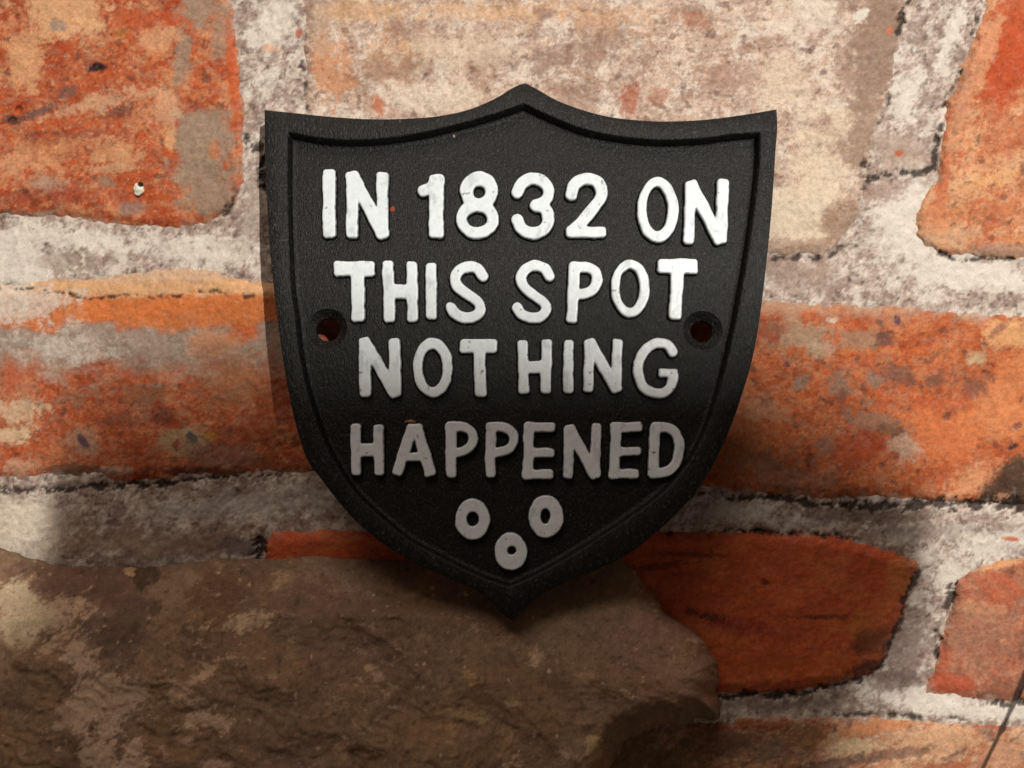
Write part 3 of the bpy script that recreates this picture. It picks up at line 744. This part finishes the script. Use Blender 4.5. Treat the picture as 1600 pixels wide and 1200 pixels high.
# ('b', x1,y1,x2,y2,w) straight stroke; ('c', pts, w) curved stroke; ('e', cx,cy,rx,ry) disc; ('-e', ...) opening
G = [
 ('letter', [('b',513.8,264,513.8,370.5,19.5)]),
 ('letter', [('b',550,267.5,550,371.5,18.5),('b',597,268.5,597,371,18),('b',548,268,600,371,19)]),
 ('digit', [('b',681.3,272,681.3,370.7,22.5),('c',[(684,281),(674,292),(662,297)],19)]),
 ('digit', [('e',748.3,297.5,29.5,30.5),('e',745.7,341.5,33.2,30.5),('-e',748.6,299.3,9.8,9.6),('-e',745,341.8,15.5,12)]),
 ('digit', [('c',[(808,300),(814,287),(826,279.5),(840,279),(852,286),(857,299),(853,311),(842,319),(838,320)],18),
            ('c',[(838,320),(842,320.5),(853,327),(857,341),(852,355),(840,362.5),(826,362.5),(814,355),(808,343)],18)]),
 ('digit', [('c',[(893,303),(896,290),(906,281),(920,278.5),(933,283),(939.5,295),(938,309),(928,324),(912,343),(896,359)],18.5),('b',885,362,947,362,17)]),
 ('letter', [('e',1028.2,327.2,32,50.6),('-e',1027,326,16.7,35)]),
 ('letter', [('b',1080.5,283,1076,380.5,16.5),('b',1130.5,279,1127,380,18),('b',1078,283,1128,379,19)]),
 ('letter', [('b',521,419,585.5,419,23),('b',558,415,559,502,20.5)]),
 ('letter', [('b',605.5,406.5,608.5,502.5,17.5),('b',643,408,644.3,502,17),('b',606,455,643,455,22)]),
 ('letter', [('b',673,410.5,674,498,17.5)]),
 ('letter', [('c',[(755,431),(747,419.5),(735,416),(720.5,419.5),(711.5,431),(714,445.5),(730,459),(747,472),(750,484),(743,493),(727,496),(711.5,490.5),(703.5,480)],16)]),
 ('letter', [('c',[(858.5,431),(851,419),(836.5,414.5),(822,419),(814,432),(818,447),(834,460),(849,472),(852.5,483),(845.5,493.5),(830,496.5),(815,490.5),(808,480)],16)]),
 ('letter', [('b',898,408.5,893.5,504,17.5),('c',[(898,417),(918,417),(930,423.5),(933.5,437),(928.5,450),(917,457.5),(898,459)],15.5)]),
 ('letter', [('e',985.2,450,30,45),('-e',984,449.5,15.8,30.2)]),
 ('letter', [('b',1028,414.5,1090.5,415.5,22.5),('b',1060,412,1055,498.5,19.5)]),
 ('letter', [('b',568.5,528,570.5,620,18),('b',615.5,528,618.3,619.5,17.5),('b',567,529,619,619,18)]),
 ('letter', [('e',676,574,31,46.8),('-e',675.5,575,16,30.2)]),
 ('letter', [('b',718.5,540,776.5,540,21),('b',748.5,536,750.8,620,18.5)]),
 ('letter', [('b',816.3,530.5,818.7,615,15.5),('b',855,530,852.5,614.7,16.5),('b',817,573.5,853,573.5,18.5)]),
 ('letter', [('b',888.7,530.5,888,614,15.5)]),
 ('letter', [('b',921.5,530,919.5,613,15.5),('b',965.3,528.5,963,612,16),('b',919.5,530,965,612,17)]),
 ('letter', [('c',[(1052,550),(1044,539),(1029.5,535),(1012,543),(1000,561),(997,579.5),(1003,600),(1016,611.5),(1032,615),(1045,608),(1051.5,595),(1052.5,586)],15),('b',1030,582.5,1059.5,583.5,13.5,3)]),
 ('letter', [('b',555,661.5,556.5,742.5,15.5),('b',590.5,663.5,592.2,743,16),('b',556,703,591,703,19)]),
 ('letter', [('b',644.5,663.5,619.5,742.5,17),('b',650,663.5,673,743.5,18),('b',629,713.5,664,713.5,13),('b',640,668,656,668,10)]),
 ('letter', [('b',704,659.5,705,746.5,16.5),('c',[(704,667.5),(722,667),(735,673),(739.5,685),(735.5,697),(723,705),(704,708)],14.5)]),
 ('letter', [('b',767,659.5,766.3,746,15.5),('c',[(767,667.5),(785,667),(798,673),(802.5,685),(798.5,697),(787,705),(767,708.5)],14.5)]),
 ('letter', [('b',827,660,824.5,748,16),('b',821,667.5,868,667.5,14.5),('b',820,707.3,866.5,707,14),('b',817,741,864.3,741,14.5)]),
 ('letter', [('b',889.3,664.5,888,748,15),('b',932.3,661.5,930,747,15.5),('b',887.5,665.5,932.5,746.5,17.5)]),
 ('letter', [('b',963,660.5,960,747.5,16.5),('b',956,667.5,1004.3,667,15),('b',955,706,1002,705,13.5),('b',952,740.3,999,740,14.5)]),
 ('letter', [('b',1024.5,660.5,1020.5,747,16),('c',[(1025,668),(1042,668),(1055,676),(1061.3,692),(1060.5,712),(1051,731),(1037,738.7),(1021,739)],15.5)]),
 ('raised_ring', [('e',738.3,811.4,27.2,32),('-e',738.5,811,9.7,11.2)]),
 ('raised_ring', [('e',853.2,806.8,27,33),('-e',852,806.8,7.8,11.6)]),
 ('raised_ring', [('e',798.2,862,25.2,29.4),('-e',799.3,860,7.2,7.0)]),
]
def glyph(name, parts, seed):
    xs_, ys_ = [], []
    for p in parts:
        if p[0] == 'b': xs_ += [p[1], p[3]]; ys_ += [p[2], p[4]]
        elif p[0] == 'c': xs_ += [q[0] for q in p[1]]; ys_ += [q[1] for q in p[1]]
        elif p[0] == 'e': xs_ += [p[1]-p[3], p[1]+p[3]]; ys_ += [p[2]-p[4], p[2]+p[4]]
    xs = np.arange(min(xs_) - 18, max(xs_) + 18, 1.35); ys = np.arange(min(ys_) - 18, max(ys_) + 18, 1.35)
    def df(X, Y):
        X = X + (fbm(X, Y, 26, seed, 2) - 0.5) * 2.6; Y = Y + (fbm(X, Y, 26, seed + 1, 2) - 0.5) * 2.6
        d = None
        for p in parts:
            if p[0] == 'b': t = box(X, Y, *p[1:])
            elif p[0] == 'c': t = p[2] / 2 - seg_dist(X, Y, smooth_poly(p[1], n_per=4, closed=False))
            elif p[0] == 'e': t = ell(X, Y, *p[1:])
            else: continue
            d = t if d is None else smax(d, t)
        for p in parts:
            if p[0] == '-e': d = np.minimum(d, -ell(X, Y, *p[1:]))
        return d + 2.6 + (fbm(X, Y, 9, seed + 2, 2) - 0.5) * 0.5
    x, y, d, T = cut_grid(xs, ys, df)
    d = d - 2.6
    wz = np.where(d < 0, (d + 2.6) / 2.6 * LET_H * 0.86, LET_H * (0.86 + 0.14 * np.sqrt(1 - (1 - np.clip(d / 2.4, 0, 1)) ** 2)))
    wz = np.maximum(wz, 0) - 0.00006 * (d <= -2.59)
    wz = wz + (d > 1) * (fbm(x, y, 22, seed + 3, 2) - 0.5) * 0.00007
    u, v = UV(x, y, LET_H)
    paint = ss(-0.7, 0.6, d + (fbm(x, y, 8, seed + 4, 2) - 0.5) * 0.9)
    thin = ss(0.58, 0.72, fbm(x, y, 30, seed + 5, 5, 0.45, 0.75))               # paint rubbed thin, iron showing bluish
    c = np.tile(lin((238,247,250)), (len(x), 1))
    c = lerp(c, thin * 0.55, (186,196,204))
    c = lerp(c, ss(0.795, 0.84, fbm(x, y, 9, seed + 6, 2)) * ss(0.5, 0.6, fbm(x, y, 40, seed + 7, 2)) * 0.7, (110,100,96))     # pinholes
    c = lerp(c, 1 - paint, (24,23,22))
    link(name, tri_mesh(name, np.stack([u, v, wz], 1), T, c), M_WHITE, plaque)
for i, (nm, parts) in enumerate(G):
    glyph(nm, parts, 2000 + 17 * i)

# small chips and a fibre stuck to the face
def chip(px, py, rx, ry, col, seed, name='paint_chip'):
    xs = np.arange(px - rx * 1.6, px + rx * 1.6, 0.7); ys = np.arange(py - ry * 1.6, py + ry * 1.6, 0.7)
    x, y, d, T = cut_grid(xs, ys, lambda X, Y: 1 - np.sqrt(((X - px) / rx)**2 + ((Y - py) / ry)**2) + (fbm(X, Y, 5, seed, 2) - 0.5) * 0.9)
    u, v = UV(x, y, 0.0); c = np.tile(lin(col), (len(x), 1))
    link(name, tri_mesh(name, np.stack([u, v, -0.00003 + 0.00025 * np.sqrt(np.clip(d, 0, 1))], 1), T, c), M_MORTAR, plaque)
chip(613, 327, 3.6, 4.6, (150,72,50), 7)
chip(641, 658.5, 10, 2.2, (176,124,96), 8)
chip(709, 212.5, 1.8, 2.4, (206,186,140), 9)

# ---------------------------------------------------------------- an added, unseen flag that keeps the lamp off the lower part
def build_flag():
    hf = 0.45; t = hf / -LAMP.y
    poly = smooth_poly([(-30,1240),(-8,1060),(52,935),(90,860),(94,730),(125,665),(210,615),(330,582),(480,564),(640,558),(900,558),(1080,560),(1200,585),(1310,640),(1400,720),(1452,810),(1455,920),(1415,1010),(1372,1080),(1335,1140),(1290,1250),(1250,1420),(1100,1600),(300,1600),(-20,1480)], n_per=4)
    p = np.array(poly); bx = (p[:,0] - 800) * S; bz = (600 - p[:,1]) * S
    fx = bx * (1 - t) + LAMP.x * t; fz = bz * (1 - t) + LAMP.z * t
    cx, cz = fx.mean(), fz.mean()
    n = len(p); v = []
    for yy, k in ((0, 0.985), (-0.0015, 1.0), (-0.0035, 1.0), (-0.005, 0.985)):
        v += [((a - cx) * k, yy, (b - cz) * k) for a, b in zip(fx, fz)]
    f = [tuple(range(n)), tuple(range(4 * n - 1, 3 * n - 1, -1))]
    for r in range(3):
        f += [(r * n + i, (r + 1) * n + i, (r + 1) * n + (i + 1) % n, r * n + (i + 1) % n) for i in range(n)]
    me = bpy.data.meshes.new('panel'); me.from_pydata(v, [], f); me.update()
    root = empty('added_light_flag', (cx, -hf, cz))
    tag(root, 'added dark rounded board, out of view, blocking the lamp from the lower wall and stone', 'board')
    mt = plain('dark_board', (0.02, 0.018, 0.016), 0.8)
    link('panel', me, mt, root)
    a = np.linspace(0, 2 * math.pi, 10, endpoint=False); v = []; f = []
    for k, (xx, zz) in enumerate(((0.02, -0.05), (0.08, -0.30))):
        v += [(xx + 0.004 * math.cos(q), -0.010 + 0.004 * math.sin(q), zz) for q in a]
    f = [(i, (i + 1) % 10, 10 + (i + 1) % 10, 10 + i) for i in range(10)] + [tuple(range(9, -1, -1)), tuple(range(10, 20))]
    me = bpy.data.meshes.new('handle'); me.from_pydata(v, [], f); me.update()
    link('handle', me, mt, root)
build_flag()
